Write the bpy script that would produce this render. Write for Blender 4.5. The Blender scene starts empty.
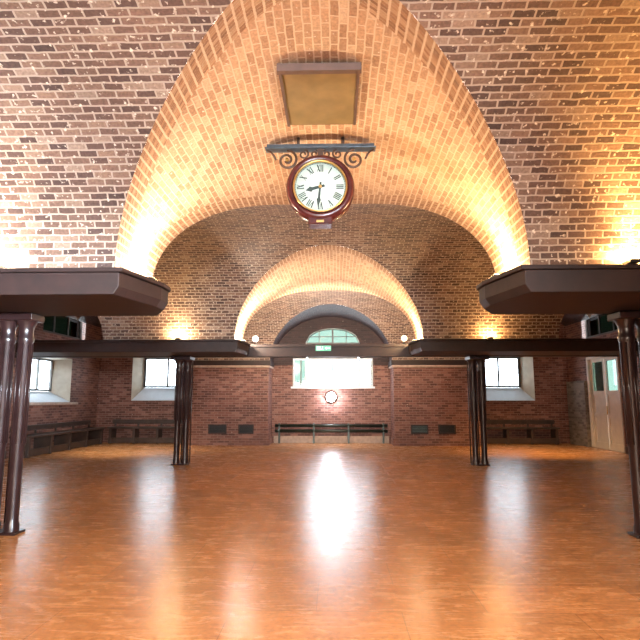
import bpy, math, random
from mathutils import Vector
random.seed(7)
S = bpy.context.scene
COL = S.collection
PI = math.pi

# ------------------------------------------------------------------ node helpers
def new_mat(name):
    m = bpy.data.materials.new(name); m.use_nodes = True
    nt = m.node_tree; nt.nodes.clear()
    out = nt.nodes.new('ShaderNodeOutputMaterial')
    return m, nt, out
def N(nt, typ, **kw):
    n = nt.nodes.new(typ)
    for k, v in kw.items(): setattr(n, k, v)
    return n
def ramp(nt, stops, interp='LINEAR'):
    r = nt.nodes.new('ShaderNodeValToRGB'); r.color_ramp.interpolation = interp
    e = r.color_ramp.elements
    while len(e) < len(stops): e.new(0.5)
    for i, (p, c) in enumerate(stops):
        e[i].position = p; e[i].color = (*c, 1)
    return r
def mixc(nt, a, b, f, mode='MIX'):
    m = nt.nodes.new('ShaderNodeMix'); m.data_type = 'RGBA'; m.blend_type = mode
    for sock, v in ((m.inputs[0], f), (m.inputs[6], a), (m.inputs[7], b)):
        if hasattr(v, 'is_linked'): nt.links.new(v, sock)
        elif isinstance(v, tuple): sock.default_value = (*v, 1)
        else: sock.default_value = v
    return m.outputs[2]

def plain(name, col, rough=0.5, metal=0.0, var=0.25, scale=6.0, bump=0.0, emit=None, es=0.0, spec=0.5):
    m, nt, out = new_mat(name)
    p = N(nt, 'ShaderNodeBsdfPrincipled')
    tc = N(nt, 'ShaderNodeTexCoord')
    nz = N(nt, 'ShaderNodeTexNoise'); nz.inputs['Scale'].default_value = scale; nz.inputs['Detail'].default_value = 5
    nt.links.new(tc.outputs['Object'], nz.inputs['Vector'])
    lo = tuple(c*(1-var) for c in col); hi = tuple(min(1, c*(1+var)) for c in col)
    r = ramp(nt, [(0.3, lo), (0.7, hi)])
    nt.links.new(nz.outputs['Fac'], r.inputs[0]); nt.links.new(r.outputs[0], p.inputs['Base Color'])
    p.inputs['Roughness'].default_value = rough; p.inputs['Metallic'].default_value = metal
    p.inputs['Specular IOR Level'].default_value = spec
    if bump:
        b = N(nt, 'ShaderNodeBump'); b.inputs['Strength'].default_value = bump; b.inputs['Distance'].default_value = 0.01
        nt.links.new(nz.outputs['Fac'], b.inputs['Height']); nt.links.new(b.outputs[0], p.inputs['Normal'])
    if emit:
        p.inputs['Emission Color'].default_value = (*emit, 1); p.inputs['Emission Strength'].default_value = es
    nt.links.new(p.outputs[0], out.inputs[0])
    return m

def brick(name, stops, mortar, bw=0.235, rh=0.078, fleck=0.06, fleckcol=(0.72, 0.62, 0.5), rough=0.75, patch=0.35, offset=0.5, bump=0.6, ms=0.0085):
    m, nt, out = new_mat(name)
    p = N(nt, 'ShaderNodeBsdfPrincipled')
    uv = N(nt, 'ShaderNodeUVMap')
    wob = N(nt, 'ShaderNodeTexNoise'); wob.inputs['Scale'].default_value = 9; wob.inputs['Detail'].default_value = 3
    nt.links.new(uv.outputs[0], wob.inputs['Vector'])
    sub = N(nt, 'ShaderNodeVectorMath', operation='SUBTRACT'); sub.inputs[1].default_value = (.5, .5, .5)
    nt.links.new(wob.outputs['Color'], sub.inputs[0])
    sc = N(nt, 'ShaderNodeVectorMath', operation='SCALE'); sc.inputs['Scale'].default_value = 0.02
    nt.links.new(sub.outputs[0], sc.inputs[0])
    add = N(nt, 'ShaderNodeVectorMath', operation='ADD')
    nt.links.new(uv.outputs[0], add.inputs[0]); nt.links.new(sc.outputs[0], add.inputs[1])
    bt = N(nt, 'ShaderNodeTexBrick'); bt.offset = offset
    bt.inputs['Scale'].default_value = 1; bt.inputs['Brick Width'].default_value = bw; bt.inputs['Row Height'].default_value = rh
    bt.inputs['Mortar Size'].default_value = ms; bt.inputs['Mortar Smooth'].default_value = 0.3
    bt.inputs['Color1'].default_value = (0, 0, 0, 1); bt.inputs['Color2'].default_value = (1, 1, 1, 1); bt.inputs['Mortar'].default_value = (.5, .5, .5, 1)
    nt.links.new(add.outputs[0], bt.inputs['Vector'])
    r = ramp(nt, stops); nt.links.new(bt.outputs['Color'], r.inputs[0])
    # weathering patches
    nz = N(nt, 'ShaderNodeTexNoise'); nz.inputs['Scale'].default_value = 0.9; nz.inputs['Detail'].default_value = 6
    nt.links.new(uv.outputs[0], nz.inputs['Vector'])
    pr = ramp(nt, [(0.3, (1-patch,)*3), (0.7, (1+patch*0.3,)*3)]); nt.links.new(nz.outputs['Fac'], pr.inputs[0])
    c = mixc(nt, r.outputs[0], pr.outputs[0], 1.0, 'MULTIPLY')
    # fine grain
    n2 = N(nt, 'ShaderNodeTexNoise'); n2.inputs['Scale'].default_value = 38; n2.inputs['Detail'].default_value = 4
    nt.links.new(uv.outputs[0], n2.inputs['Vector'])
    gr = ramp(nt, [(0.3, (.72,)*3), (0.7, (1.15,)*3)]); nt.links.new(n2.outputs['Fac'], gr.inputs[0])
    c = mixc(nt, c, gr.outputs[0], 1.0, 'MULTIPLY')
    c = mixc(nt, c, mortar, bt.outputs['Fac'])
    # chipped, limewashed flecks
    n3 = N(nt, 'ShaderNodeTexNoise'); n3.inputs['Scale'].default_value = 20; n3.inputs['Detail'].default_value = 3
    nt.links.new(uv.outputs[0], n3.inputs['Vector'])
    fr = ramp(nt, [(0.70-fleck, (0, 0, 0)), (0.76-fleck*0.6, (1, 1, 1))]); nt.links.new(n3.outputs['Fac'], fr.inputs[0])
    c = mixc(nt, c, fleckcol, fr.outputs[0])
    nt.links.new(c, p.inputs['Base Color'])
    p.inputs['Roughness'].default_value = rough; p.inputs['Specular IOR Level'].default_value = 0.35
    inv = N(nt, 'ShaderNodeMath', operation='SUBTRACT'); inv.inputs[0].default_value = 1
    nt.links.new(bt.outputs['Fac'], inv.inputs[1])
    ad = N(nt, 'ShaderNodeMath', operation='MULTIPLY_ADD'); ad.inputs[1].default_value = 0.7
    nt.links.new(n2.outputs['Fac'], ad.inputs[0]); nt.links.new(inv.outputs[0], ad.inputs[2])
    b = N(nt, 'ShaderNodeBump'); b.inputs['Strength'].default_value = bump; b.inputs['Distance'].default_value = 0.012
    nt.links.new(ad.outputs[0], b.inputs['Height']); nt.links.new(b.outputs[0], p.inputs['Normal'])
    nt.links.new(p.outputs[0], out.inputs[0])
    return m

def floor_mat():
    m, nt, out = new_mat('polished_floor_wood')
    p = N(nt, 'ShaderNodeBsdfPrincipled')
    tc = N(nt, 'ShaderNodeTexCoord')
    mp = N(nt, 'ShaderNodeMapping'); mp.inputs['Scale'].default_value = (1.1, 4.5, 1)
    nt.links.new(tc.outputs['Object'], mp.inputs[0])
    n1 = N(nt, 'ShaderNodeTexNoise'); n1.inputs['Scale'].default_value = 2.2; n1.inputs['Detail'].default_value = 9; n1.inputs['Roughness'].default_value = .65; n1.inputs['Distortion'].default_value = 1.6
    nt.links.new(mp.outputs[0], n1.inputs['Vector'])
    r1 = ramp(nt, [(0.25, (0.38, 0.15, 0.055)), (0.5, (0.59, 0.275, 0.11)), (0.75, (0.73, 0.40, 0.19))])
    nt.links.new(n1.outputs['Fac'], r1.inputs[0])
    bt = N(nt, 'ShaderNodeTexBrick'); bt.offset = .5
    bt.inputs['Scale'].default_value = 1; bt.inputs['Brick Width'].default_value = 1.22; bt.inputs['Row Height'].default_value = 0.6
    bt.inputs['Mortar Size'].default_value = 0.004
    bt.inputs['Color1'].default_value = (.8, .8, .8, 1); bt.inputs['Color2'].default_value = (1.12, 1.1, 1.08, 1); bt.inputs['Mortar'].default_value = (.45, .42, .4, 1)
    nt.links.new(tc.outputs['Object'], bt.inputs['Vector'])
    c = mixc(nt, r1.outputs[0], bt.outputs['Color'], 0.8, 'MULTIPLY')
    n2 = N(nt, 'ShaderNodeTexNoise'); n2.inputs['Scale'].default_value = 26; n2.inputs['Detail'].default_value = 6
    nt.links.new(tc.outputs['Object'], n2.inputs['Vector'])
    r2 = ramp(nt, [(0.35, (.72, .68, .62)), (0.6, (1.08, 1.06, 1.02))]); nt.links.new(n2.outputs['Fac'], r2.inputs[0])
    c = mixc(nt, c, r2.outputs[0], 0.8, 'MULTIPLY')
    nt.links.new(c, p.inputs['Base Color'])
    rr = N(nt, 'ShaderNodeMapRange'); rr.inputs['To Min'].default_value = .19; rr.inputs['To Max'].default_value = .34
    nt.links.new(n1.outputs['Fac'], rr.inputs[0]); nt.links.new(rr.outputs[0], p.inputs['Roughness'])
    p.inputs['Specular IOR Level'].default_value = 0.5
    b = N(nt, 'ShaderNodeBump'); b.inputs['Strength'].default_value = .12; b.inputs['Distance'].default_value = .01
    nt.links.new(n2.outputs['Fac'], b.inputs['Height']); nt.links.new(b.outputs[0], p.inputs['Normal'])
    nt.links.new(p.outputs[0], out.inputs[0])
    return m

def glass_mat(name, tint):
    m, nt, out = new_mat(name)
    t = N(nt, 'ShaderNodeBsdfTransparent'); t.inputs[0].default_value = (*tint, 1)
    g = N(nt, 'ShaderNodeBsdfGlossy'); g.inputs['Roughness'].default_value = 0.05
    mx = N(nt, 'ShaderNodeMixShader'); mx.inputs[0].default_value = 0.07
    nt.links.new(t.outputs[0], mx.inputs[1]); nt.links.new(g.outputs[0], mx.inputs[2]); nt.links.new(mx.outputs[0], out.inputs[0])
    return m
def emit_mat(name, col, s):
    m, nt, out = new_mat(name)
    e = N(nt, 'ShaderNodeEmission'); e.inputs[0].default_value = (*col, 1); e.inputs[1].default_value = s
    nt.links.new(e.outputs[0], out.inputs[0]); return m

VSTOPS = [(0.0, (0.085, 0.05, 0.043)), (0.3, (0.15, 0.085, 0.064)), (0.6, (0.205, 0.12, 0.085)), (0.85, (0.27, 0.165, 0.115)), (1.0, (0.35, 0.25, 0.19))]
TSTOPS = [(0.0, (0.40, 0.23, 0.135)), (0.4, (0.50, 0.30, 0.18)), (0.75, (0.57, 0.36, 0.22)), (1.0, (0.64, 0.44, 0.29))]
RSTOPS = [(0.0, (0.27, 0.13, 0.065)), (0.5, (0.40, 0.21, 0.11)), (1.0, (0.54, 0.33, 0.19))]
WSTOPS = [(0.0, (0.10, 0.036, 0.026)), (0.4, (0.165, 0.062, 0.042)), (0.75, (0.22, 0.088, 0.06)), (1.0, (0.30, 0.145, 0.105))]
M = dict(
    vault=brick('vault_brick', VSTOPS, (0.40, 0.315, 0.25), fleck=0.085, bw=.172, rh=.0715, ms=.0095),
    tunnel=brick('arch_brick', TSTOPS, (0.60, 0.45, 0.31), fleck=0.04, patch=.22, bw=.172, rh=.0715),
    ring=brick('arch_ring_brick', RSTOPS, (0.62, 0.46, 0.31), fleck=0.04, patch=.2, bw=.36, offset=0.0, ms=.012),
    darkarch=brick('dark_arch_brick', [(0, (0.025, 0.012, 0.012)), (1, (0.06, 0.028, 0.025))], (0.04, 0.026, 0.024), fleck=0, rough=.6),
    wall=brick('wall_brick', WSTOPS, (0.25, 0.145, 0.115), fleck=0.0, rough=.55, patch=.3, bump=.4),
    greywall=brick('grey_brick', [(0, (0.14, 0.11, 0.09)), (1, (0.30, 0.25, 0.21))], (0.2, 0.17, 0.14), fleck=0.0, rough=.6),
    floor=floor_mat(),
    iron=plain('dark_painted_iron', (0.020, 0.0075, 0.006), .6, 0, .3, 8, .15),
    column=plain('column_iron', (0.022, 0.010, 0.010), .28, 0.0, .3, 10, .15),
    plaster=plain('cream_plaster', (0.40, 0.365, 0.30), .7, 0, .12, 4, .1),
    whitepaint=plain('white_paint', (0.6, 0.66, 0.72), .45, 0, .05, 5),
    stone=plain('pale_stone', (0.42, 0.32, 0.26), .6, 0, .2, 10, .2),
    frame=plain('dark_frame', (0.07, 0.065, 0.06), .45, 0, .2, 8),
    bench=plain('dark_bench_wood', (0.040, 0.022, 0.015), .4, 0, .4, 5, .1),
    glass=glass_mat('window_glass', (.95, .98, 1)),
    greenglass=glass_mat('green_tinted_glass', (.235, .295, .265)),
    dimglass=glass_mat('dirty_glass', (.018, .026, .019)),
    clockwood=plain('clock_mahogany', (0.06, 0.010, 0.010), .25, 0, .35, 12),
    dial=plain('clock_dial', (0.56, 0.68, 0.60), .5, 0, .04, 10),
    ink=plain('clock_ink', (0.012, 0.03, 0.022), .5, 0, .1, 4),
    brass=plain('brass', (0.55, 0.36, 0.12), .3, .9, .15, 8),
    wrought=plain('wrought_iron', (0.07, 0.034, 0.02), .4, .2, .3, 14),
    bracketbar=plain('blue_grey_iron', (0.06, 0.08, 0.10), .35, .5, .25, 10),
    hatch=plain('hatch_board', (0.20, 0.135, 0.05), .6, 0, .18, 5, .1),
    hatchframe=plain('hatch_frame', (0.10, 0.055, 0.04), .5, 0, .2, 8),
    black=plain('vent_black', (0.010, 0.009, 0.009), .6, 0, .3, 8),
    teal=plain('grille_teal', (0.05, 0.085, 0.08), .4, .3, .3, 8),
    pipe=plain('dark_green_iron', (0.02, 0.03, 0.024), .35, .3, .3, 8),
    lamp=plain('lamp_body', (0.03, 0.03, 0.03), .4, .4, .2, 8),
    warm=emit_mat('warm_lamp_lens', (1, .72, .36), 12),
    cool=emit_mat('cool_lamp_lens', (.88, .92, 1), 90),
    exitgreen=plain('exit_sign_green', (0.06, 0.32, 0.19), .5, 0, .05, 5, emit=(.25, .85, .55), es=.7),
    exitwhite=plain('exit_sign_white', (0.8, 0.9, 0.85), .5, 0, .03, 5, emit=(.85, 1, .93), es=.6),
    doorpaint=plain('door_cream_paint', (0.62, 0.56, 0.48), .45, 0, .08, 5),
    door_dark=plain('door_shadow_board', (0.10, 0.08, 0.08), .5, 0, .2, 6),
)

# ------------------------------------------------------------------ mesh builder
class MB:
    def __init__(s): s.v = []; s.f = []; s.uv = []; s.smooth = []
    def face(s, pts, uvs=None, smooth=False):
        b = len(s.v); s.v += [tuple(p) for p in pts]; s.f.append(tuple(range(b, b+len(pts))))
        if uvs is None:
            n = Vector((0, 0, 0))
            for i in range(len(pts)):
                a = Vector(pts[i]); c = Vector(pts[(i+1) % len(pts)]); n += a.cross(c)
            ax = max(range(3), key=lambda i: abs(n[i]))
            uvs = [((p[1], p[2]), (p[0], p[2]), (p[0], p[1]))[ax] for p in pts]
        s.uv.append(uvs); s.smooth.append(smooth)
    def box(s, x0, x1, y0, y1, z0, z1):
        s.hull([(x0, y0), (x1, y0), (x1, y1), (x0, y1)], z0, z1)
        return s
    def hull(s, plan, z0, z1, top=None):
        top = top or plan
        n = len(plan); lo = [(p[0], p[1], z0) for p in plan]; hi = [(p[0], p[1], z1) for p in top]
        s.face(lo[::-1]); s.face(hi)
        for i in range(n):
            j = (i+1) % n; s.face([lo[i], lo[j], hi[j], hi[i]])
        return s
    def lathe(s, prof, cx, cy, n=20, cz=0):
        """profile of (r, z) around a vertical axis"""
        for i in range(n):
            a, b = 2*PI*i/n, 2*PI*(i+1)/n
            for (r0, z0), (r1, z1) in zip(prof, prof[1:]):
                P = lambda r, t, z: (cx+r*math.cos(t), cy+r*math.sin(t), cz+z)
                pts = [P(r0, a, z0), P(r0, b, z0), P(r1, b, z1), P(r1, a, z1)]
                if r0 < 1e-6: pts = [pts[0], pts[2], pts[3]]
                elif r1 < 1e-6: pts = pts[:3]
                s.face(pts, smooth=True)
        return s
    def latheY(s, prof, cx, cz, cy=0, n=40):
        """profile of (r, y) around a y-parallel axis"""
        for i in range(n):
            a, b = 2*PI*i/n, 2*PI*(i+1)/n
            for (r0, y0), (r1, y1) in zip(prof, prof[1:]):
                P = lambda r, t, y: (cx+r*math.cos(t), cy+y, cz+r*math.sin(t))
                pts = [P(r0, a, y0), P(r0, b, y0), P(r1, b, y1), P(r1, a, y1)]
                if r0 < 1e-6: pts = [pts[0], pts[2], pts[3]]
                elif r1 < 1e-6: pts = pts[:3]
                s.face(pts, smooth=True)
        return s
    def tube(s, path, r, n=8, rz=None):
        """tube along a path, radius r (or list)"""
        rings = []
        for i, p in enumerate(path):
            p = Vector(p); a = Vector(path[max(0, i-1)]); b = Vector(path[min(len(path)-1, i+1)])
            t = (b-a).normalized(); u = t.cross(Vector((0, 1, 0)))
            if u.length < 1e-3: u = t.cross(Vector((1, 0, 0)))
            u.normalize(); w = t.cross(u); rr = r[i] if isinstance(r, (list, tuple)) else r
            rings.append([p+u*rr*math.cos(2*PI*k/n)+w*rr*math.sin(2*PI*k/n) for k in range(n)])
        for A, B in zip(rings, rings[1:]):
            for k in range(n):
                j = (k+1) % n; s.face([A[k], A[j], B[j], B[k]], smooth=True)
        s.face(rings[0][::-1]); s.face(rings[-1])
        return s
    def build(s, name, mat, parent=None, bevel=0, origin=None):
        me = bpy.data.meshes.new(name)
        xs, ys, zs = zip(*s.v)
        if parent is not None:
            off = Vector(parent['_w'])
        elif origin is not None: off = Vector(origin)
        else: off = Vector(((min(xs)+max(xs))/2, (min(ys)+max(ys))/2, min(zs)))
        me.from_pydata([Vector(p)-off for p in s.v], [], s.f)
        uvl = me.uv_layers.new(name='UVMap')
        k = 0
        for pi, poly in enumerate(me.polygons):
            poly.use_smooth = s.smooth[pi]
            for q in range(len(s.f[pi])):
                uvl.data[k].uv = s.uv[pi][q]; k += 1
        import bmesh
        bm = bmesh.new(); bm.from_mesh(me); bmesh.ops.remove_doubles(bm, verts=bm.verts, dist=1e-5)
        bm.to_mesh(me); bm.free()
        me.materials.append(mat)
        o = bpy.data.objects.new(name, me); COL.objects.link(o)
        if parent is not None: o.parent = parent; o['_w'] = list(off)
        else: o.location = off; o['_w'] = list(off)
        if bevel:
            b = o.modifiers.new('bevel', 'BEVEL'); b.width = bevel; b.segments = 2; b.limit_method = 'ANGLE'
        return o
def tag(o, label, cat, group=None):
    o['label'] = label; o['category'] = cat
    if group: o['group'] = group
    return o
def thing(name, loc, label, cat, group=None):
    o = bpy.data.objects.new(name, None); o.empty_display_size = .2
    COL.objects.link(o); o.location = loc; o['_w'] = list(loc)
    return tag(o, label, cat, group)
def struct(o): o['kind'] = 'structure'; return o
def sroot(name, loc):
    o = bpy.data.objects.new(name, None); COL.objects.link(o); o.location = loc; o['_w'] = list(loc)
    o['kind'] = 'structure'; return o
def place_copy(root, loc, label=None):
    r = root.copy(); COL.objects.link(r); r.location = loc; r['_w'] = list(loc)
    if label: r['label'] = label
    for ch in list(root.children):
        c = ch.copy(); COL.objects.link(c); c.parent = r
        for g in ch.children:
            d = g.copy(); COL.objects.link(d); d.parent = c
    return r

# ------------------------------------------------------------------ dimensions
P = 6.6; C1 = 5.85; A = 0.55; HW = P/2-A; ZS = 2.8; HS = 2.05; RT = 1.63; RB = 1.78
XW = 8.3; YW = 19.57; YF = -6.5; PF = 18.5
CK = [C1+P*k for k in (-1, 0, 1, 2)]
TC = [0, 7.0, -7.0]
def tun(x):
    for c in TC:
        d = abs(x-c)
        if d < HS: return ZS+RT*math.sqrt(max(0, 1-(d/HS)**2))
    return ZS
RBS = [1.69, 1.69, RB, RB, RB]    # rise of each barrel, from the rear of the hall to the back wall
def half(t, k):   # half width of barrel k at height t
    return HW*math.sqrt(max(0, 1-((t-ZS)/RBS[k])**2))

# ------------------------------------------------------------------ ceiling: brick barrels cut by three arched tunnels
def arc_table(a, b, n=400):
    T = [0.0]
    for i in range(n):
        t0, t1 = PI*i/n, PI*(i+1)/n
        T.append(T[-1]+math.hypot(a*(math.cos(t1)-math.cos(t0)), b*(math.sin(t1)-math.sin(t0))))
    return lambda th: T[min(n, max(0, int(th/PI*n)))]*(1-(th/PI*n-int(th/PI*n)))+T[min(n, max(0, int(th/PI*n)+1))]*(th/PI*n-int(th/PI*n)) if th < PI else T[-1]
LB = arc_table(HW, RB); LT = arc_table(HS, RT)
xs = set()
for c in TC:
    for i in range(0, 65):
        xs.add(round(c+HS*math.cos(PI*i/64), 5))
for i in range(0, 34): xs.add(round(-XW+2*XW*i/33, 5))
xs = sorted(x for x in xs if -XW <= x <= XW)
vb = MB()
for k in range(4):
    ym = CK[k]-P/2 if k == 0 else (CK[k-1]+CK[k])/2
    def ring(x, n=44):
        t = tun(x); th0 = math.asin(min(1, (t-ZS)/RBS[k])); pts = []
        for j in range(n+1):
            th = th0+(PI-2*th0)*j/n
            pts.append(((x, ym-HW*math.cos(th), ZS+RBS[k]*math.sin(th)), (x, LB(th)+k*1.37)))
        return pts
    prev = ring(xs[0])
    for x in xs[1:]:
        cur = ring(x)
        for j in range(44):
            q = [prev[j], prev[j+1], cur[j+1], cur[j]]
            vb.face([a[0] for a in q], [a[1] for a in q], smooth=True)
        prev = cur
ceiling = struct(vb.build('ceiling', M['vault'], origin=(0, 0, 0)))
tb = MB(); fl = MB(); rg = MB(); db = MB()
for k in range(4):
    for ci, c in enumerate(TC):
        lim = [math.acos(max(-1, min(1, (v-c)/HS))) for v in (-XW, XW)]
        t0, t1 = lim[1], lim[0]
        n = 72; RW = .355 if k < 3 else .1
        def row(th, m=12):
            x = c+HS*math.cos(th); t = ZS+RT*math.sin(th); w = P/2-half(t, k); w2 = P/2-half(t, k+1)
            y0 = CK[k]-w; y1 = CK[k]+w2 if k < 3 else YW
            ys = [y0]+[y0+RW+(y1-y0-2*RW)*j/m for j in range(m+1)]+[y1]
            # at the two rims the bricks stand on end in a ring; between them they run along the tunnel
            return [((x, y, t), (y-y0 if j == 0 else (y-y1+.36 if j == len(ys)-1 else y), LT(th))) for j, y in enumerate(ys)]
        prev = row(t0)
        for i in range(1, n+1):
            cur = row(t0+(t1-t0)*i/n)
            for j in range(14):
                q = [prev[j], prev[j+1], cur[j+1], cur[j]]
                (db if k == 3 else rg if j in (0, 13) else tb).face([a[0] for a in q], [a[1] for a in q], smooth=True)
            prev = cur
    # flat soffits between tunnels above the girders
    for (xa, xb) in ((-7+HS, -HS), (HS, 7-HS)):
        fl.face([(xa, CK[k]-A, ZS), (xb, CK[k]-A, ZS), (xb, CK[k]+A, ZS), (xa, CK[k]+A, ZS)])
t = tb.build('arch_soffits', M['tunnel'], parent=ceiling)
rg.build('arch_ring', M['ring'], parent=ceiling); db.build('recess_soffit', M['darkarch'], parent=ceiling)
f = fl.build('springing_soffits', M['iron'], parent=ceiling)

# ------------------------------------------------------------------ floor, walls
fb = MB().box(-XW-.5, XW+.5, YF-.5, YW+.6, -.15, 0)
struct(fb.build('floor', M['floor'], origin=(0, 0, -.15)))

def holed(mb, u0, u1, v0, v1, holes, put, t=0.5, tm=None):
    """wall face in (u,v) with rectangular splayed holes; put(u,v,d)->xyz; hole=(fu0,fu1,fv0,fv1, bu0,bu1,bv0,bv1)"""
    for side, d in ((0, 0), (4, t)):
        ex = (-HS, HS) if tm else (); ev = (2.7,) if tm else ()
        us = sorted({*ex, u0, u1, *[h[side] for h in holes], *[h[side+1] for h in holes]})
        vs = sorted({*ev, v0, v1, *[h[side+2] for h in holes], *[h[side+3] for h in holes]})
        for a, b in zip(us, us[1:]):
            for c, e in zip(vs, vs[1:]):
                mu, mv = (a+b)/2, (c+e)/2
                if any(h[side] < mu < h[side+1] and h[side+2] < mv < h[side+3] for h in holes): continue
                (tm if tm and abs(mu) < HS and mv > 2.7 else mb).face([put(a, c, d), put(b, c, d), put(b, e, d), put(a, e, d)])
def reveal(h, put, t, skip_bottom=True):
    F = [(h[0], h[2]), (h[1], h[2]), (h[1], h[3]), (h[0], h[3])]; B = [(h[4], h[6]), (h[5], h[6]), (h[5], h[7]), (h[4], h[7])]
    mb = MB(); sill = MB()
    for i in range(4):
        j = (i+1) % 4
        (sill if i == 0 else mb).face([put(*F[i], 0), put(*F[j], 0), put(*B[j], t), put(*B[i], t)])
    return mb, sill

TB = 0.5
putB = lambda u, v, d: (u, YW+d, v)
holesB = [(-7.1, -5.42, 1.46, 3.05, -6.8, -5.55, 1.93, 3.0), (5.42, 7.1, 1.46, 3.05, 5.5, 6.75, 1.93, 3.0),
          (-1.36, 1.48, 1.95, 4.12, -1.36, 1.48, 1.95, 4.12)]
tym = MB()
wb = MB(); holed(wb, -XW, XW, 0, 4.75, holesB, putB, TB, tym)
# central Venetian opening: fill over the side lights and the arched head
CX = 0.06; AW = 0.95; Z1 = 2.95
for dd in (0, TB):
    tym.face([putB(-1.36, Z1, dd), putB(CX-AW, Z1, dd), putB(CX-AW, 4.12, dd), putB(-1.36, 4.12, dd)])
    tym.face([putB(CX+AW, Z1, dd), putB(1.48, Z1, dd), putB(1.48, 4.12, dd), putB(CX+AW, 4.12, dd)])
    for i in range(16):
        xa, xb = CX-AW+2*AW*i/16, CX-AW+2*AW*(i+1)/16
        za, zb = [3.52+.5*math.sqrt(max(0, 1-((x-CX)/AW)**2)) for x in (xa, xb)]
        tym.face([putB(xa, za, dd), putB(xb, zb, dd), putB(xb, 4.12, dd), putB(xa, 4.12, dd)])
# piers standing forward of the wall under the springings
for sx in (-1, 1):
    x0, x1 = sorted((sx*2.08, sx*4.9))
    wb.box(x0, x1, PF, YW, 0, 2.55)
    wb.box(x0-.04, x1+.04, PF-.05, YW, 0, .22)
    # shallow frame edges round the panel
    wb.box(x0, x0+.2, PF-.05, PF, .22, 2.55); wb.box(x1-.2, x1, PF-.05, PF, .22, 2.55)
wall_back = struct(wb.build('wall_back', M['wall'], origin=(0, YW, 0)))
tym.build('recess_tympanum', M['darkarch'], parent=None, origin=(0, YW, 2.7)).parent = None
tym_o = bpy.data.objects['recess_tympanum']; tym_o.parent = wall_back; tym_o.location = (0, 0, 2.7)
# pale string course on the piers, dark springing band above
for i, sx in enumerate((-1, 1)):
    x0, x1 = sorted((sx*2.03, sx*4.95))
    struct(MB().box(x0, x1, PF-.1, YW-.02, 2.56, 2.63).build('trim_%d' % (i+1), M['stone'], bevel=.015))
    struct(MB().box(x0-.02, x1+.02, PF-.12, YW-.02, 2.635, 2.8).build('trim_%d' % (i+3), M['iron'], bevel=.01))

def mullions(name, rects, mat, parent):
    mb = MB()
    for r in rects: mb.box(*r)
    return mb.build(name, mat, parent)

# window_1 : centre Venetian window
w1 = sroot('window_1', (CX, YW+.2, 1.95))
gy0, gy1 = YW+.22, YW+.28
mullions('window_frame', [(-1.36, 1.48, gy0-.06, gy1+.04, 1.95, 2.02), (-1.36, 1.48, gy0-.04, gy1+.02, Z1-.06, Z1),
    (-1.36, -1.30, gy0, gy1, 2.02, Z1-.06), (1.42, 1.48, gy0, gy1, 2.02, Z1-.06),
    (CX-AW-.05, CX-AW+.05, gy0, gy1, 2.02, Z1-.06), (CX+AW-.05, CX+AW+.05, gy0, gy1, 2.02, Z1-.06)], M['whitepaint'], w1)
mullions('glazing_bars', [(CX-.03, CX+.03, gy0, gy1, 2.02, 3.48), (CX-.9, CX+.9, gy0, gy1, Z1, 3.02), (CX-.95, CX+.95, gy0, gy1, 3.46, 3.53), (CX-.03, CX+.03, gy0, gy1, 3.53, 4.0),
    (CX-.5, CX-.475, gy0, gy1, 3.53, 3.95), (CX+.475, CX+.5, gy0, gy1, 3.53, 3.95), (CX-.9, CX+.9, gy0+.01, gy1-.01, 3.73, 3.755)], M['frame'], w1)
bars = [(1.01+.1*i, 1.035+.1*i, gy0-.02, gy0, 2.02, Z1-.06) for i in range(1, 5)] + [(-1.1, -1.06, gy0-.02, gy0, 2.02, Z1-.06)]
mullions('security_bars', bars, M['frame'], w1)
MB().box(CX-.9, CX+.9, gy0+.02, gy0+.03, 2.02, 3.46).build('pane', M['glass'], w1)
MB().box(CX-.95, CX+.95, gy0+.02, gy0+.03, 3.53, 4.05).build('fanlight_pane', M['greenglass'], w1)
MB().box(-1.3, CX-AW-.05, gy0+.02, gy0+.03, 2.02, Z1-.06).build('pane', M['greenglass'], w1)
MB().box(CX+AW+.05, 1.42, gy0+.02, gy0+.03, 2.02, Z1-.06).build('pane', M['glass'], w1)
MB().box(-1.42, 1.54, YW-.06, YW+.2, 1.88, 1.95).build('window_sill', M['whitepaint'], w1, bevel=.01)
# jambs of the opening
jb = MB()
for (xa) in (-1.36, 1.48): jb.face([(xa, YW, 1.95), (xa, YW+TB, 1.95), (xa, YW+TB, Z1), (xa, YW, Z1)])
for (xa) in (CX-AW, CX+AW): jb.face([(xa, YW, Z1), (xa, YW+TB, Z1), (xa, YW+TB, 3.52), (xa, YW, 3.52)])
for (xa, xb) in ((-1.36, CX-AW), (CX+AW, 1.48)): jb.face([(xa, YW, Z1), (xb, YW, Z1), (xb, YW+TB, Z1), (xa, YW+TB, Z1)])
for i in range(16):
    xa, xb = CX-AW+2*AW*i/16, CX-AW+2*AW*(i+1)/16
    za, zb = [3.52+.5*math.sqrt(max(0, 1-((x-CX)/AW)**2)) for x in (xa, xb)]
    jb.face([(xa, YW, za), (xb, YW, zb), (xb, YW+TB, zb), (xa, YW+TB, za)])
jb.build('window_jambs', M['plaster'], w1)

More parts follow.
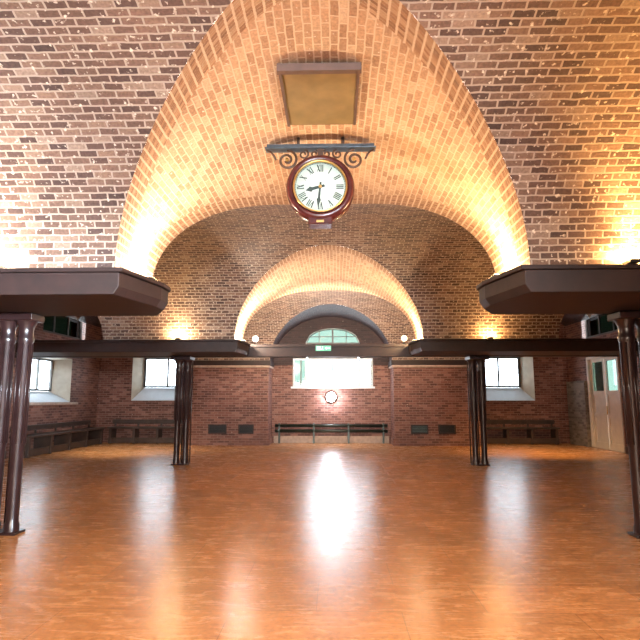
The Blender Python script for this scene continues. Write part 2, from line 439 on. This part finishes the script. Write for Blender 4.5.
# windows 2,3 : side windows in splayed plastered recesses of the back wall
for wi, h, sx in ((2, holesB[0], -1), (3, holesB[1], 1)):
    w = sroot('window_%d' % wi, ((h[0]+h[1])/2, YW+.3, h[2]))
    rv, sl = reveal(h, putB, TB)
    rv.build('window_reveal', M['plaster'], w); sl.build('window_sill', M['whitepaint'], w)
    a, b, c, d = h[4:]
    y0, y1 = YW+TB-.08, YW+TB-.02
    mx = a+.68*(b-a) if sx < 0 else a+.40*(b-a)
    mullions('window_frame', [(a-.02, a+.05, y0, y1, c, d), (b-.05, b+.02, y0, y1, c, d), (a, b, y0, y1, c, c+.06), (a, b, y0, y1, d-.05, d),
        (mx-.03, mx+.03, y0, y1, c, d)], M['frame'], w)
    mullions('glazing_bars', [(a, b, y0+.01, y1-.01, c+.52, c+.535), ((a+mx)/2-.008, (a+mx)/2+.008, y0+.01, y1-.01, c, d), ((b+mx)/2-.008, (b+mx)/2+.008, y0+.01, y1-.01, c, d)], M['frame'], w)
    MB().box(a+.05, b-.05, y0+.025, y0+.035, c+.06, d-.05).build('pane', M['glass'], w)

# side walls
putL = lambda u, v, d: (-XW-d, u, v)
hL = [(14.9, 17.5, 1.42, 2.78, 15.5, 17.1, 1.75, 2.72), (15.6, 18.3, 3.45, 4.2, 15.6, 18.3, 3.45, 4.2)]
wl = MB(); holed(wl, YF, YW, 0, 5.0, hL, putL, TB)
wall_left = struct(wl.build('wall_left', M['wall'], origin=(-XW, 0, 0)))
putR = lambda u, v, d: (XW+d, u, v)
hR = [(16.1, 18.1, 0.0, 2.85, 16.1, 18.1, 0.0, 2.85), (15.6, 18.3, 3.45, 4.2, 15.6, 18.3, 3.45, 4.2)]
wr = MB(); holed(wr, YF, YW, 0, 5.0, hR, putR, TB)
wall_right = struct(wr.build('wall_right', M['wall'], origin=(XW, 0, 0)))
struct(MB().box(-XW, XW, YF-.3, YF, 0, 5).build('wall_front', M['wall']))
# grey lime-washed brick pilasters on the right wall beside the door
struct(MB().box(XW-.12, XW-.005, 18.15, 19.5, 0, 2.1).build('trim_5', M['greywall']))

# window_4 : left wall
h = hL[0]; w = sroot('window_4', (-XW, 16.2, h[2]))
rv, sl = reveal(h, putL, TB)
rv.build('window_reveal', M['plaster'], w); sl.build('window_sill', M['whitepaint'], w)
a, b, c, d = h[4:]
x0, x1 = -XW-TB+.02, -XW-TB+.08
mullions('window_frame', [(x0, x1, a-.02, a+.06, c, d), (x0, x1, b-.06, b+.02, c, d), (x0, x1, a, b, c, c+.06), (x0, x1, a, b, d-.05, d), (x0, x1, (a+b)/2-.03, (a+b)/2+.03, c, d)], M['frame'], w)
MB().box(x0+.02, x0+.03, a+.06, b-.06, c+.06, d-.05).build('pane', M['glass'], w)
MB().box(-XW-.02, -XW+.16, 14.7, 17.75, 1.34, 1.415).build('sill_board', M['stone'], w, bevel=.01)
# lunette windows 5, 6 high in the side walls
for wi, sx in ((5, -1), (6, 1)):
    w = sroot('window_%d' % wi, (sx*XW, 16.95, 3.45))
    x0, x1 = sorted((sx*(XW+.12), sx*(XW+.18)))
    mullions('window_frame', [(x0, x1, 15.6, 15.7, 3.45, 4.2), (x0, x1, 18.2, 18.3, 3.45, 4.2), (x0, x1, 15.6, 18.3, 3.45, 3.53), (x0, x1, 15.6, 18.3, 4.12, 4.2),
        (x0, x1, 16.45, 16.5, 3.45, 4.2), (x0, x1, 17.35, 17.4, 3.45, 4.2)], M['frame'], w)
    MB().box(x0+.02, x0+.03, 15.7, 18.2, 3.53, 4.12).build('pane', M['dimglass'], w)
# door_1 : tall part-glazed door in the right wall
dr = sroot('door_1', (XW, 17.1, 0))
mullions('door_frame', [(XW-.03, XW+.2, 16.1, 16.2, 0, 2.85), (XW-.03, XW+.2, 18.0, 18.1, 0, 2.85), (XW-.03, XW+.2, 16.2, 18.0, 2.76, 2.85)], M['doorpaint'], dr)
for (ya, yb) in ((16.2, 17.09), (17.11, 18.0)):
    mb = MB(); mb.box(XW+.06, XW+.11, ya, ya+.1, .02, 2.76); mb.box(XW+.06, XW+.11, yb-.1, yb, .02, 2.76)
    for (za, zb) in ((.02, .2), (.95, 1.07), (1.62, 1.76), (2.66, 2.76)): mb.box(XW+.06, XW+.11, ya+.1, yb-.1, za, zb)
    mb.box(XW+.08, XW+.10, ya+.1, yb-.1, .2, .95); mb.box(XW+.08, XW+.10, ya+.1, yb-.1, 1.07, 1.62)
    lf = mb.build('door_leaf', M['doorpaint'], dr)
    MB().box(XW+.08, XW+.09, ya+.1, yb-.1, 1.76, 2.66).build('pane', M['greenglass'], lf)
MB().tube([(XW+.02, 17.02, 1.05), (XW+.02, 17.02, 1.3)], .015).build('door_handle', M['brass'], dr)
MB().box(XW-.03, XW+.3, 16.1, 18.1, 0, .02).build('threshold', M['stone'], dr)

# skirting boards
struct(MB().box(-XW, -XW+.05, YF, 14.2, .0, .2).build('baseboard_left', M['bench'], bevel=.01))
struct(MB().box(XW-.05, XW, YF, 16.0, .0, .2).build('baseboard_right', M['bench'], bevel=.01))
struct(MB().box(-2.0, 2.0, YW-.06, YW, .0, .24).build('baseboard_back', M['stone'], bevel=.01))

# ------------------------------------------------------------------ girders
GZ0, GZ1 = 2.50, 2.78
def girder_block(sx, ya, yb, xin, xin2, xout):
    pl = [(sx*xin, ya), (sx*xin2, ya+.75), (sx*xin2, ya+1.0), (sx*(xin+.02), yb), (sx*xout, yb), (sx*xout, ya)]
    if sx > 0: pl = pl
    else: pl = pl[::-1]
    mb = MB()
    low = [(p[0]*(1) - sx*(-.05 if abs(p[0]) < 3 else 0), p[1]) for p in pl]
    mb.hull(low, GZ0+.01, GZ0+.09, pl)      # splayed lower moulding
    mb.hull(pl, GZ0+.09, GZ1-.05)
    top = [(p[0]-sx*(.03 if abs(p[0]) < 3 else 0), p[1]) for p in pl]
    mb.hull(top, GZ1-.045, GZ1)
    return mb
for sx, side in ((-1, 'left'), (1, 'right')):
    o = girder_block(sx, 5.2, 6.6, 1.96, 1.78, XW-.02).build('girder', M['iron'], bevel=.008)
    tag(o, 'nearest dark brown girder on the %s, with a blunt free end beside the clock arch' % side, 'girder', 'dark girders carrying the vaults')
    o = girder_block(sx, 11.75, 12.94, 1.96, 1.86, XW-.02).build('girder', M['iron'], bevel=.008)
    tag(o, 'dark girder over the far %s column, with a glowing uplight on its front' % side, 'girder', 'dark girders carrying the vaults')
mb = MB(); mb.box(-XW+.02, XW-.02, 13.0, 13.24, GZ0, GZ1+.01); mb.box(-XW+.02, XW-.02, 12.95, 13.0, GZ1-.05, GZ1+.01); mb.box(-XW+.02, XW-.02, 12.95, 13.0, GZ0, GZ0+.05)
tag(mb.build('tie_beam', M['iron']), 'long dark tie beam crossing the whole hall in front of the back windows', 'beam')

# ------------------------------------------------------------------ columns: paired cast iron shafts
def column(loc, label, outer, dx=.20, cy=.14):
    root = thing('iron_column', loc, label, 'column', 'cast iron columns')
    x, y, _ = loc
    offs = [(0, 0), (outer*dx, .02)]
    for (ox, oy) in offs:
        mb = MB()
        prof = [(.082, .0), (.082, .10), (.07, .13), (.068, .2), (.068, .95), (.078, 1.0), (.078, 2.15), (.09, 2.18), (.09, 2.22), (.078, 2.25), (.082, 2.34), (.12, 2.42)]
        mb.lathe(prof, x+ox, y+oy, 18)
        for k in range(8):   # raised flutes
            t = 2*PI*k/8+.2
            mb.tube([(x+ox+.078*math.cos(t), y+oy+.078*math.sin(t), z) for z in (1.0, 2.15)], .011, 5)
        mb.build('shaft', M['column'], root)
    mb = MB(); a, b = sorted((x-outer*.13, x+outer*(dx+.13)))
    mb.box(a, b, y-cy, y+.15, 2.42, 2.499)
    mb.build('capital', M['column'], root, bevel=.01)
    mb = MB(); mb.box(a+.03, b-.03, y-.1, y+.12, 0.001, .03); mb.build('base_plate', M['column'], root, bevel=.006)
    for q, ox in enumerate((dx*.5, dx+.10)):
        px = x+outer*ox
        MB().tube([(px, y+.06, .04), (px, y+.06, 2.415)], .014, 8).build('tie_rod', M['column'], root)
    return root
column((-3.52, 6.40, 0), 'paired dark iron column at the near left edge of the hall', -1, .23)
column((3.52, 6.45, 0), 'paired dark iron column at the near right edge of the hall', 1, .23)
column((-3.56, 13.05, 0), 'slim far iron column left of the centre window, before the left brick pier', 1, cy=.33)
column((3.58, 13.12, 0), 'slim far iron column right of the centre window, before the right brick pier', -1, cy=.33)

# ------------------------------------------------------------------ uplights
def spot(name, loc, aim, energy, col, size=0.5, blend=.6, rad=.06, parent=None):
    d = bpy.data.lights.new(name, 'SPOT'); d.energy = energy; d.color = col; d.spot_size = size; d.spot_blend = blend; d.shadow_soft_size = rad
    o = bpy.data.objects.new(name, d); COL.objects.link(o); o.location = loc
    o.rotation_euler = (Vector(aim)-Vector(loc)).to_track_quat('-Z', 'Y').to_euler()
    return o
def area(name, loc, aim, energy, col, sx, sy, spread=PI):
    d = bpy.data.lights.new(name, 'AREA'); d.energy = energy; d.color = col; d.shape = 'RECTANGLE'; d.size = sx; d.size_y = sy; d.spread = spread
    o = bpy.data.objects.new(name, d); COL.objects.link(o); o.location = loc
    o.rotation_euler = (Vector(aim)-Vector(loc)).to_track_quat('-Z', 'Y').to_euler()
    return o
def point(name, loc, energy, col, rad=.05):
    d = bpy.data.lights.new(name, 'POINT'); d.energy = energy; d.color = col; d.shadow_soft_size = rad
    o = bpy.data.objects.new(name, d); COL.objects.link(o); o.location = loc; return o

up0 = None
def uplight(loc, label):
    global up0
    if up0 is None:
        r = thing('uplight', loc, label, 'lamp', 'uplights on the girders'); x, y, z = loc
        MB().box(x-.05, x+.05, y-.13, y+.13, z+.001, z+.035).build('lamp_body', M['lamp'], r, bevel=.006)
        MB().box(x-.038, x+.038, y-.115, y+.115, z+.036, z+.042).build('lamp_lens', M['warm'], r)
        up0 = r; return r
    return place_copy(up0, loc, label)
WARM = (1, .70, .37); WARM2 = (1, .80, .59); WARM3 = (1, .56, .20)
ups = [((-1.88, 5.9, GZ1), 'uplight on the inner end of the near left girder block', 130, WARM2),
       ((1.88, 5.9, GZ1), 'uplight on the inner end of the near right girder block', 110, WARM),
       ((-3.2, 5.27, GZ1), 'uplight on the front edge of the near left girder block', 55, WARM2),
       ((2.98, 5.27, GZ1), 'uplight on the front edge of the near right girder block', 75, WARM3),
       ((-3.25, 11.82, GZ1), 'uplight on the front of the far left girder block, above the slim column', 75, WARM),
       ((3.45, 11.82, GZ1), 'uplight on the front of the far right girder block, above the slim column', 60, WARM3),
       ((-1.93, 12.4, GZ1), 'uplight on the inner end of the far left girder block', 200, (1, .84, .66)),
       ((1.93, 12.4, GZ1), 'uplight on the inner end of the far right girder block', 120, WARM)]
for (x, y, z), lab, e, c in ups:
    uplight((x, y, z), lab)
    front = abs(x) > 2.5
    for q in (-1, 0, 1):    # three bulbs along each fitting
        point('uplight_bulb', (x+(q*.1 if front else 0), y-(.03 if front else q*.3*0+q*.1), z+.09), e*.27, c, .04)
    spot('uplight_beam', (x, y, z+.1), (x*.35, y-.2, 4.6) if not front else (x*1.25, y-1.9, 4.7), e*((6.5 if x > 0 else 3.0) if front and y < 8 else 1.6 if not front else .7), c, 2.4, .95, .05)

# ------------------------------------------------------------------ bulkhead lamp shining below the centre window
LX, LZ = 0.0, 1.58
r = thing('wall_lamp', (LX, YW, LZ), 'round glaring white lamp on the wall under the centre window', 'lamp')
MB().latheY([(0, 0), (.2, 0), (.2, -.06), (.165, -.09)], LX, LZ, YW).build('lamp_housing', M['lamp'], r)
MB().latheY([(.165, -.088), (.14, -.13), (.08, -.155), (0, -.165)], LX, LZ, YW).build('lamp_lens', M['cool'], r)
point('wall_lamp_light', (LX, YW-.3, LZ), 110, (.78, .84, 1), .1)

# ------------------------------------------------------------------ exit sign hung on the tie beam
ex = thing('exit_sign', (-.13, 12.93, 2.66), 'small pale green exit sign on the tie beam below the fanlight', 'sign')
MB().box(-.31, .05, 12.905, 12.945, 2.63, 2.75).build('sign_box', M['exitgreen'], ex, bevel=.005)
mb = MB()
mb.box(-.28, -.20, 12.900, 12.904, 2.645, 2.735)                  # door
mb.hull([(-.05, 12.900), (-.05, 12.904), (.03, 12.904), (.03, 12.900)], 2.68, 2.70)
mb.face([(-.05, 12.9005, 2.655), (-.05, 12.9005, 2.725), (-.1, 12.9005, 2.69)])   # arrow head
mb.latheY([(0, 0), (.012, 0)], -.15, 2.722, 12.900, 12)
mb.tube([(-.15, 12.902, 2.71), (-.155, 12.902, 2.682), (-.135, 12.902, 2.665), (-.14, 12.902, 2.645)], .006, 6)
mb.tube([(-.155, 12.902, 2.682), (-.175, 12.902, 2.668), (-.185, 12.902, 2.65)], .006, 6)
mb.build('sign_symbol', M['exitwhite'], ex)

# small spot fittings on the tie beam ends of the centre bay
for i, (x, s) in enumerate(((-1.75, 'left'), (1.78, 'right'))):
    r = thing('spotlight', (x, 13.1, GZ1+.01), 'small pale spotlight standing on the tie beam, %s of the fanlight' % s, 'lamp', 'spotlights on the tie beam')
    MB().lathe([(0, 0), (.05, 0), (.05, .03), (.015, .035), (.015, .08)], x, 13.1, 12, GZ1+.012).build('lamp_stand', M['lamp'], r)
    MB().latheY([(0, .07), (.05, .07), (.065, -.05), (.075, -.08), (.055, -.07), (0, -.06)], x, GZ1+.15, 13.1, 16).build('lamp_head', M['whitepaint'], r)

# ------------------------------------------------------------------ clock and its scroll bracket
KX, KY = -.012, 5.85; KZ = 3.80; KR = .375
br = thing('clock_bracket', (KX, KY, 4.30), 'blue-grey iron scroll bracket fixed under the brick vault above the clock', 'bracket')
mb = MB(); mb.box(KX-.60, KX+.60, KY-.05, KY+.05, 4.285, 4.325); mb.box(KX-.62, KX+.62, KY-.065, KY+.065, 4.272, 4.287)
mb.build('top_bar', M['bracketbar'], br, bevel=.006)
for s in (-1, 1):
    MB().tube([(KX+s*.25, KY, 4.325), (KX+s*.25, KY, 4.42)], .018, 8).build('ceiling_rod', M['wrought'], br)
def spiral(cx, cz, r0, r1, turns, a0, s, n=60):
    return [(KX+s*(cx+(r0+(r1-r0)*i/n)*math.cos(a0+turns*2*PI*i/n)), KY, cz+(r0+(r1-r0)*i/n)*math.sin(a0+turns*2*PI*i/n)) for i in range(n+1)]
for s in (-1, 1):
    mb = MB(); mb.tube(spiral(.375, 4.155, .118, .022, 1.65, PI*.5, s), .0145, 8)
    mb.build('scroll', M['wrought'], br)
    MB().latheY([(0, -.03), (.02, -.025), (.02, .025), (0, .03)], KX+s*.375, 4.155, KY, 14).build('rosette', M['brass'], br)
    MB().tube(spiral(.19, 4.222, .06, .014, 1.3, PI*.5, s, 40), .011, 8).build('small_scroll', M['wrought'], br)
    MB().tube(spiral(.065, 4.226, .055, .014, 1.3, PI*.5, s, 36), .011, 8).build('small_scroll', M['wrought'], br)
    # leaf tail to the bar end and strap to the clock case
    MB().tube([(KX+s*.50, KY, 4.16), (KX+s*.525, KY, 4.21), (KX+s*.555, KY, 4.25), (KX+s*.60, KY, 4.272)], [.012, .013, .012, .010], 8).build('scroll_tail', M['wrought'], br)
MB().box(KX-.03, KX+.03, KY-.03, KY+.03, 4.18, 4.273).build('hanger_strap', M['wrought'], br)
ck = thing('hanging_clock', (KX, KY, KZ-KR), 'round dark red wooden clock with pale roman dial, hanging from the scroll bracket', 'clock')
MB().latheY([(0, .13), (.33, .13), (KR-.01, .10), (KR, 0.0), (KR, -.08), (KR-.015, -.115), (KR-.05, -.13), (KR-.075, -.12), (KR-.085, -.09)], KX, KZ, KY, 56).build('clock_case', M['clockwood'], ck)
MB().latheY([(KR-.08, -.122), (KR-.078, -.135), (KR-.092, -.138), (KR-.098, -.122), (KR-.095, -.10)], KX, KZ, KY, 56).build('bezel', M['brass'], ck)
dial = MB().latheY([(KR-.087, -.085), (KR-.087, -.095), (0, -.096)], KX, KZ, KY, 56).build('dial', M['dial'], ck)
num = MB(); yd = KY-.0985
def stroke(cx, cz, ang, pts, w):
    # ink stroke on the dial, local coords: u tangential, v radial
    (u0, v0), (u1, v1) = pts
    R = lambda u, v: (KX+cx+u*math.cos(ang)+v*math.sin(ang), cz-u*math.sin(ang)+v*math.cos(ang))
    a = R(u0, v0); b = R(u1, v1); dx, dz = b[0]-a[0], b[1]-a[1]; L = math.hypot(dx, dz); nx, nz = -dz/L*w/2, dx/L*w/2
    q = [(a[0]-nx, a[1]-nz), (b[0]-nx, b[1]-nz), (b[0]+nx, b[1]+nz), (a[0]+nx, a[1]+nz)]
    lo = [(p[0], yd, p[1]) for p in q]; hi = [(p[0], yd+.002, p[1]) for p in q]
    num.face(lo); num.face(hi[::-1])
    for i in range(4): j = (i+1) % 4; num.face([lo[i], hi[i], hi[j], lo[j]])
ROM = ['XII', 'I', 'II', 'III', 'IIII', 'V', 'VI', 'VII', 'VIII', 'IX', 'X', 'XI']
for i, rm in enumerate(ROM):
    ang = 2*PI*i/12; rad = .215
    cx, cz = rad*math.sin(ang), KZ+rad*math.cos(ang)
    wd = {'I': .019, 'V': .036, 'X': .036}; tot = sum(wd[c] for c in rm); u = -tot/2
    for c in rm:
        w = wd[c]; h = .04
        if c == 'I': stroke(cx, cz, ang, ((u+w/2, -h), (u+w/2, h)), .010)
        elif c == 'V': stroke(cx, cz, ang, ((u+.004, h), (u+w/2, -h)), .012); stroke(cx, cz, ang, ((u+w-.004, h), (u+w/2, -h)), .005)
        else: stroke(cx, cz, ang, ((u+.004, h), (u+w-.004, -h)), .012); stroke(cx, cz, ang, ((u+w-.004, h), (u+.004, -h)), .005)
        u += w
    num.build('numeral', M['ink'], dial); num = MB()
for i in range(60):
    ang = 2*PI*i/60; stroke(.272*math.sin(ang), KZ+.272*math.cos(ang), ang, ((0, -.005), (0, .005)), .004)
num.latheY([(.270, 0), (.270, -.0004), (.274, -.0004), (.274, 0)], KX, KZ, yd, 60)
num.build('minute_track', M['ink'], dial)
def hand(name, ang, L, w, yo):
    pts = [(-w*.4, -.05), (w*.4, -.05), (w*.5, L*.55), (w*.9, L*.65), (0, L), (-w*.9, L*.65), (-w*.5, L*.55)]
    mb = MB(); R = lambda u, v: (KX+u*math.cos(ang)+v*math.sin(ang), KZ-u*math.sin(ang)+v*math.cos(ang))
    a = [(R(*p)[0], KY-yo, R(*p)[1]) for p in pts]; b = [(p[0], p[1]+.004, p[2]) for p in a]
    mb.face(a); mb.face(b[::-1])
    for i in range(7): j = (i+1) % 7; mb.face([a[i], b[i], b[j], a[j]])
    mb.build(name, M['ink'], ck)
hand('hour_hand', 2*PI*(8.5/12), .165, .036, .108)
hand('minute_hand', 2*PI*(31.0/60), .235, .026, .115)
MB().latheY([(0, -.122), (.018, -.12), (.02, -.098)], KX, KZ, KY, 16).build('hand_boss', M['brass'], ck)
mb = MB(); mb.hull([(KX-.13, KY-.11), (KX+.13, KY-.11), (KX+.13, KY+.09), (KX-.13, KY+.09)], KZ-KR-.045, KZ-KR+.05)
mb.build('pendulum_box', M['clockwood'], ck, bevel=.012)
MB().box(KX-.04, KX+.04, KY-.117, KY-.111, KZ-KR-.03, KZ-KR-.005).build('latch_plate', M['brass'], ck)

# ------------------------------------------------------------------ hatch in the vault crown
ht = thing('ceiling_hatch', (0, 4.92, 4.34), 'flat brown hatch panel fixed to the vault crown above the clock', 'hatch')
MB().box(-.32, .345, 4.47, 5.41, 4.345, 4.385).build('hatch_panel', M['hatch'], ht)
mb = MB(); mb.box(-.355, .38, 4.41, 4.47, 4.32, 4.39); mb.box(-.345, .37, 5.41, 5.425, 4.35, 4.39); mb.box(-.345, -.32, 4.47, 5.41, 4.325, 4.39); mb.box(.345, .37, 4.47, 5.41, 4.335, 4.39)
mb.build('hatch_frame', M['hatchframe'], ht)

# ------------------------------------------------------------------ vents in the brick piers, grille and benches along the walls
def vent(x0, x1, mat, label):
    r = thing('wall_vent', ((x0+x1)/2, PF-.05, .38), label, 'vent', 'vents in the pier bases')
    mb = MB(); y0 = PF-.075; y1 = PF-.002
    mb.box(x0, x1, y0, y1, .38, .42); mb.box(x0, x1, y0, y1, .64, .68); mb.box(x0, x0+.04, y0, y1, .42, .64); mb.box(x1-.04, x1, y0, y1, .42, .64)
    mb.build('vent_frame', M['iron'], r)
    MB().box(x0+.04, x1-.04, PF-.012, PF-.002, .42, .64).build('vent_back', M['black'], r)
    mb = MB()
    for k in range(4): mb.box(x0+.04, x1-.04, y0+.01, y0+.03, .445+.05*k, .465+.05*k)
    mb.build('louvres', mat, r)
vent(-4.06, -3.46, M['black'], 'black louvred vent in the left pier base, outer of its pair')
vent(-3.06, -2.56, M['black'], 'black louvred vent in the left pier base, beside the centre recess')
vent(2.62, 3.18, M['teal'], 'dark teal louvred vent in the right pier base, beside the centre recess')
vent(3.52, 4.08, M['black'], 'black louvred vent in the right pier base, outer of its pair')

def heater(name, x0, x1, label):
    r = thing(name, ((x0+x1)/2, YW-.1, 0), label, 'pipes')
    for z in (.42, .60):
        MB().tube([(x0, YW-.14, z), (x1, YW-.14, z)], .055, 12).build('pipe', M['pipe'], r)
    for k in range(4):
        x = x0+.15+(x1-x0-.3)*k/3
        MB().box(x-.03, x+.03, YW-.19, YW-.062, .001, .68).build('pipe_bracket', M['pipe'], r)
heater('heating_pipes', -1.95, 1.95, 'two dark green heating pipes low in the recess below the centre window')

def bench(x0, x1, y0, y1, label, along='x'):
    r = thing('wall_bench', ((x0+x1)/2, (y0+y1)/2, 0), label, 'bench', 'dark wall benches')
    MB().box(x0, x1, y0, y1, .50, .56).build('bench_seat', M['bench'], r, bevel=.01)
    if along == 'x':
        MB().box(x0+.02, x1-.02, y0+.08, y0+.12, .02, .20).build('kick_board', M['bench'], r)
        MB().box(x0, x1, y1-.05, y1, .66, .80).build('back_rail', M['bench'], r, bevel=.01)
        n = 4
        for k in range(n):
            x = x0+.1+(x1-x0-.2)*k/(n-1); MB().box(x-.04, x+.04, y0+.03, y1-.02, .0, .5).build('bench_leg', M['bench'], r)
            MB().box(x-.03, x+.03, y1-.05, y1-.01, .56, .66).build('rail_post', M['bench'], r)
    else:
        xa, xb = (x0, x1)
        f = xb if x0 < 0 else xa; s = -1 if x0 < 0 else 1; w = xa if x0 < 0 else xb
        a, b = sorted((f+s*.08, f+s*.12)); MB().box(a, b, y0+.02, y1-.02, .02, .2).build('kick_board', M['bench'], r)
        a, b = sorted((w, w-s*.05)); MB().box(a, b, y0, y1, .66, .80).build('back_rail', M['bench'], r, bevel=.01)
        for k in range(5):
            y = y0+.1+(y1-y0-.2)*k/4; a, b = sorted((f+s*.03, w-s*.02)); MB().box(a, b, y-.04, y+.04, 0, .5).build('bench_leg', M['bench'], r)
            a, b = sorted((w-s*.01, w-s*.05)); MB().box(a, b, y-.03, y+.03, .56, .66).build('rail_post', M['bench'], r)
bench(-7.7, -5.05, YW-.5, YW-.01, 'dark wooden bench under the left back window')
bench(5.05, 7.7, YW-.5, YW-.01, 'dark wooden bench under the right back window')
bench(-XW+.01, -XW+.55, 14.3, 19.0, 'long dark wooden bench along the left wall', 'y')

# ------------------------------------------------------------------ daylight and added fills
W = bpy.data.worlds.new('World'); S.world = W; W.use_nodes = True
bg = W.node_tree.nodes['Background']; bg.inputs[0].default_value = (.86, .94, 1, 1); bg.inputs[1].default_value = 12.0
# cool daylight standing in for windows behind the camera, plus added fills
area('rear_daylight_fill', (5.5, -5.6, 3.0), (-3.9, 4.2, 4.1), 1000, (.72, .86, 1), 2.4, 1.6, math.radians(38))
area('rear_daylight_fill', (1.2, -5.8, 3.0), (-.8, 5.0, 4.0), 150, (.84, .92, 1), 1.6, 1.6, math.radians(42))  # added fill, brightens the clock dial and centre arch
area('rear_floor_fill', (0, -2.5, 2.6), (0, 5, -1.4), 400, (1, .84, .68), 7, 1.2, math.radians(80))  # added warm fill for the floor and back walls, no such lamp
# portals guide the sky light in through the glazing
for (x, z, sx, sy) in ((CX, 3.0, 2.9, 2.3), (-6.17, 2.45, 1.3, 1.2), (6.12, 2.45, 1.3, 1.2)):
    o = area('window_portal', (x, YW+.62, z), (x, YW-6, z), 1, (1, 1, 1), sx, sy); o.data.cycles.is_portal = True
# the two spotlights on the tie beam wash the last vault
spot('spotlight_beam', (-1.75, 13.5, 2.95), (-.6, 16.6, 4.5), 1150, (1, .82, .62), 2.2, .9, .05)
spot('spotlight_beam', (1.78, 13.5, 2.95), (.6, 16.6, 4.5), 800, (1, .76, .55), 2.2, .9, .05)
# added warm spots without fittings, for the floor glow in the side aisles
spot('aisle_floor_fill', (-5.8, 15.6, 2.7), (-5.8, 16.6, 0), 380, (1, .86, .64), 1.9, .9, .1)
spot('aisle_floor_fill', (5.8, 15.6, 2.7), (5.8, 16.6, 0), 460, (1, .58, .18), 1.9, .9, .1)

for o in bpy.data.objects:
    if '_w' in o: del o['_w']
# ------------------------------------------------------------------ camera
cd = bpy.data.cameras.new('camera'); cam = bpy.data.objects.new('camera', cd); COL.objects.link(cam)
cd.sensor_width = 36; cd.lens = 36*551/640; cd.clip_start = .05
cam.location = (.142, 0, 1.5); cam.rotation_euler = (math.radians(90+8.2), 0, math.radians(1.56))
S.camera = cam
S.view_settings.view_transform = 'Standard'; S.view_settings.look = 'None'; S.view_settings.gamma = 1
S.view_settings.use_curve_mapping = False; S.view_settings.exposure = 0.0
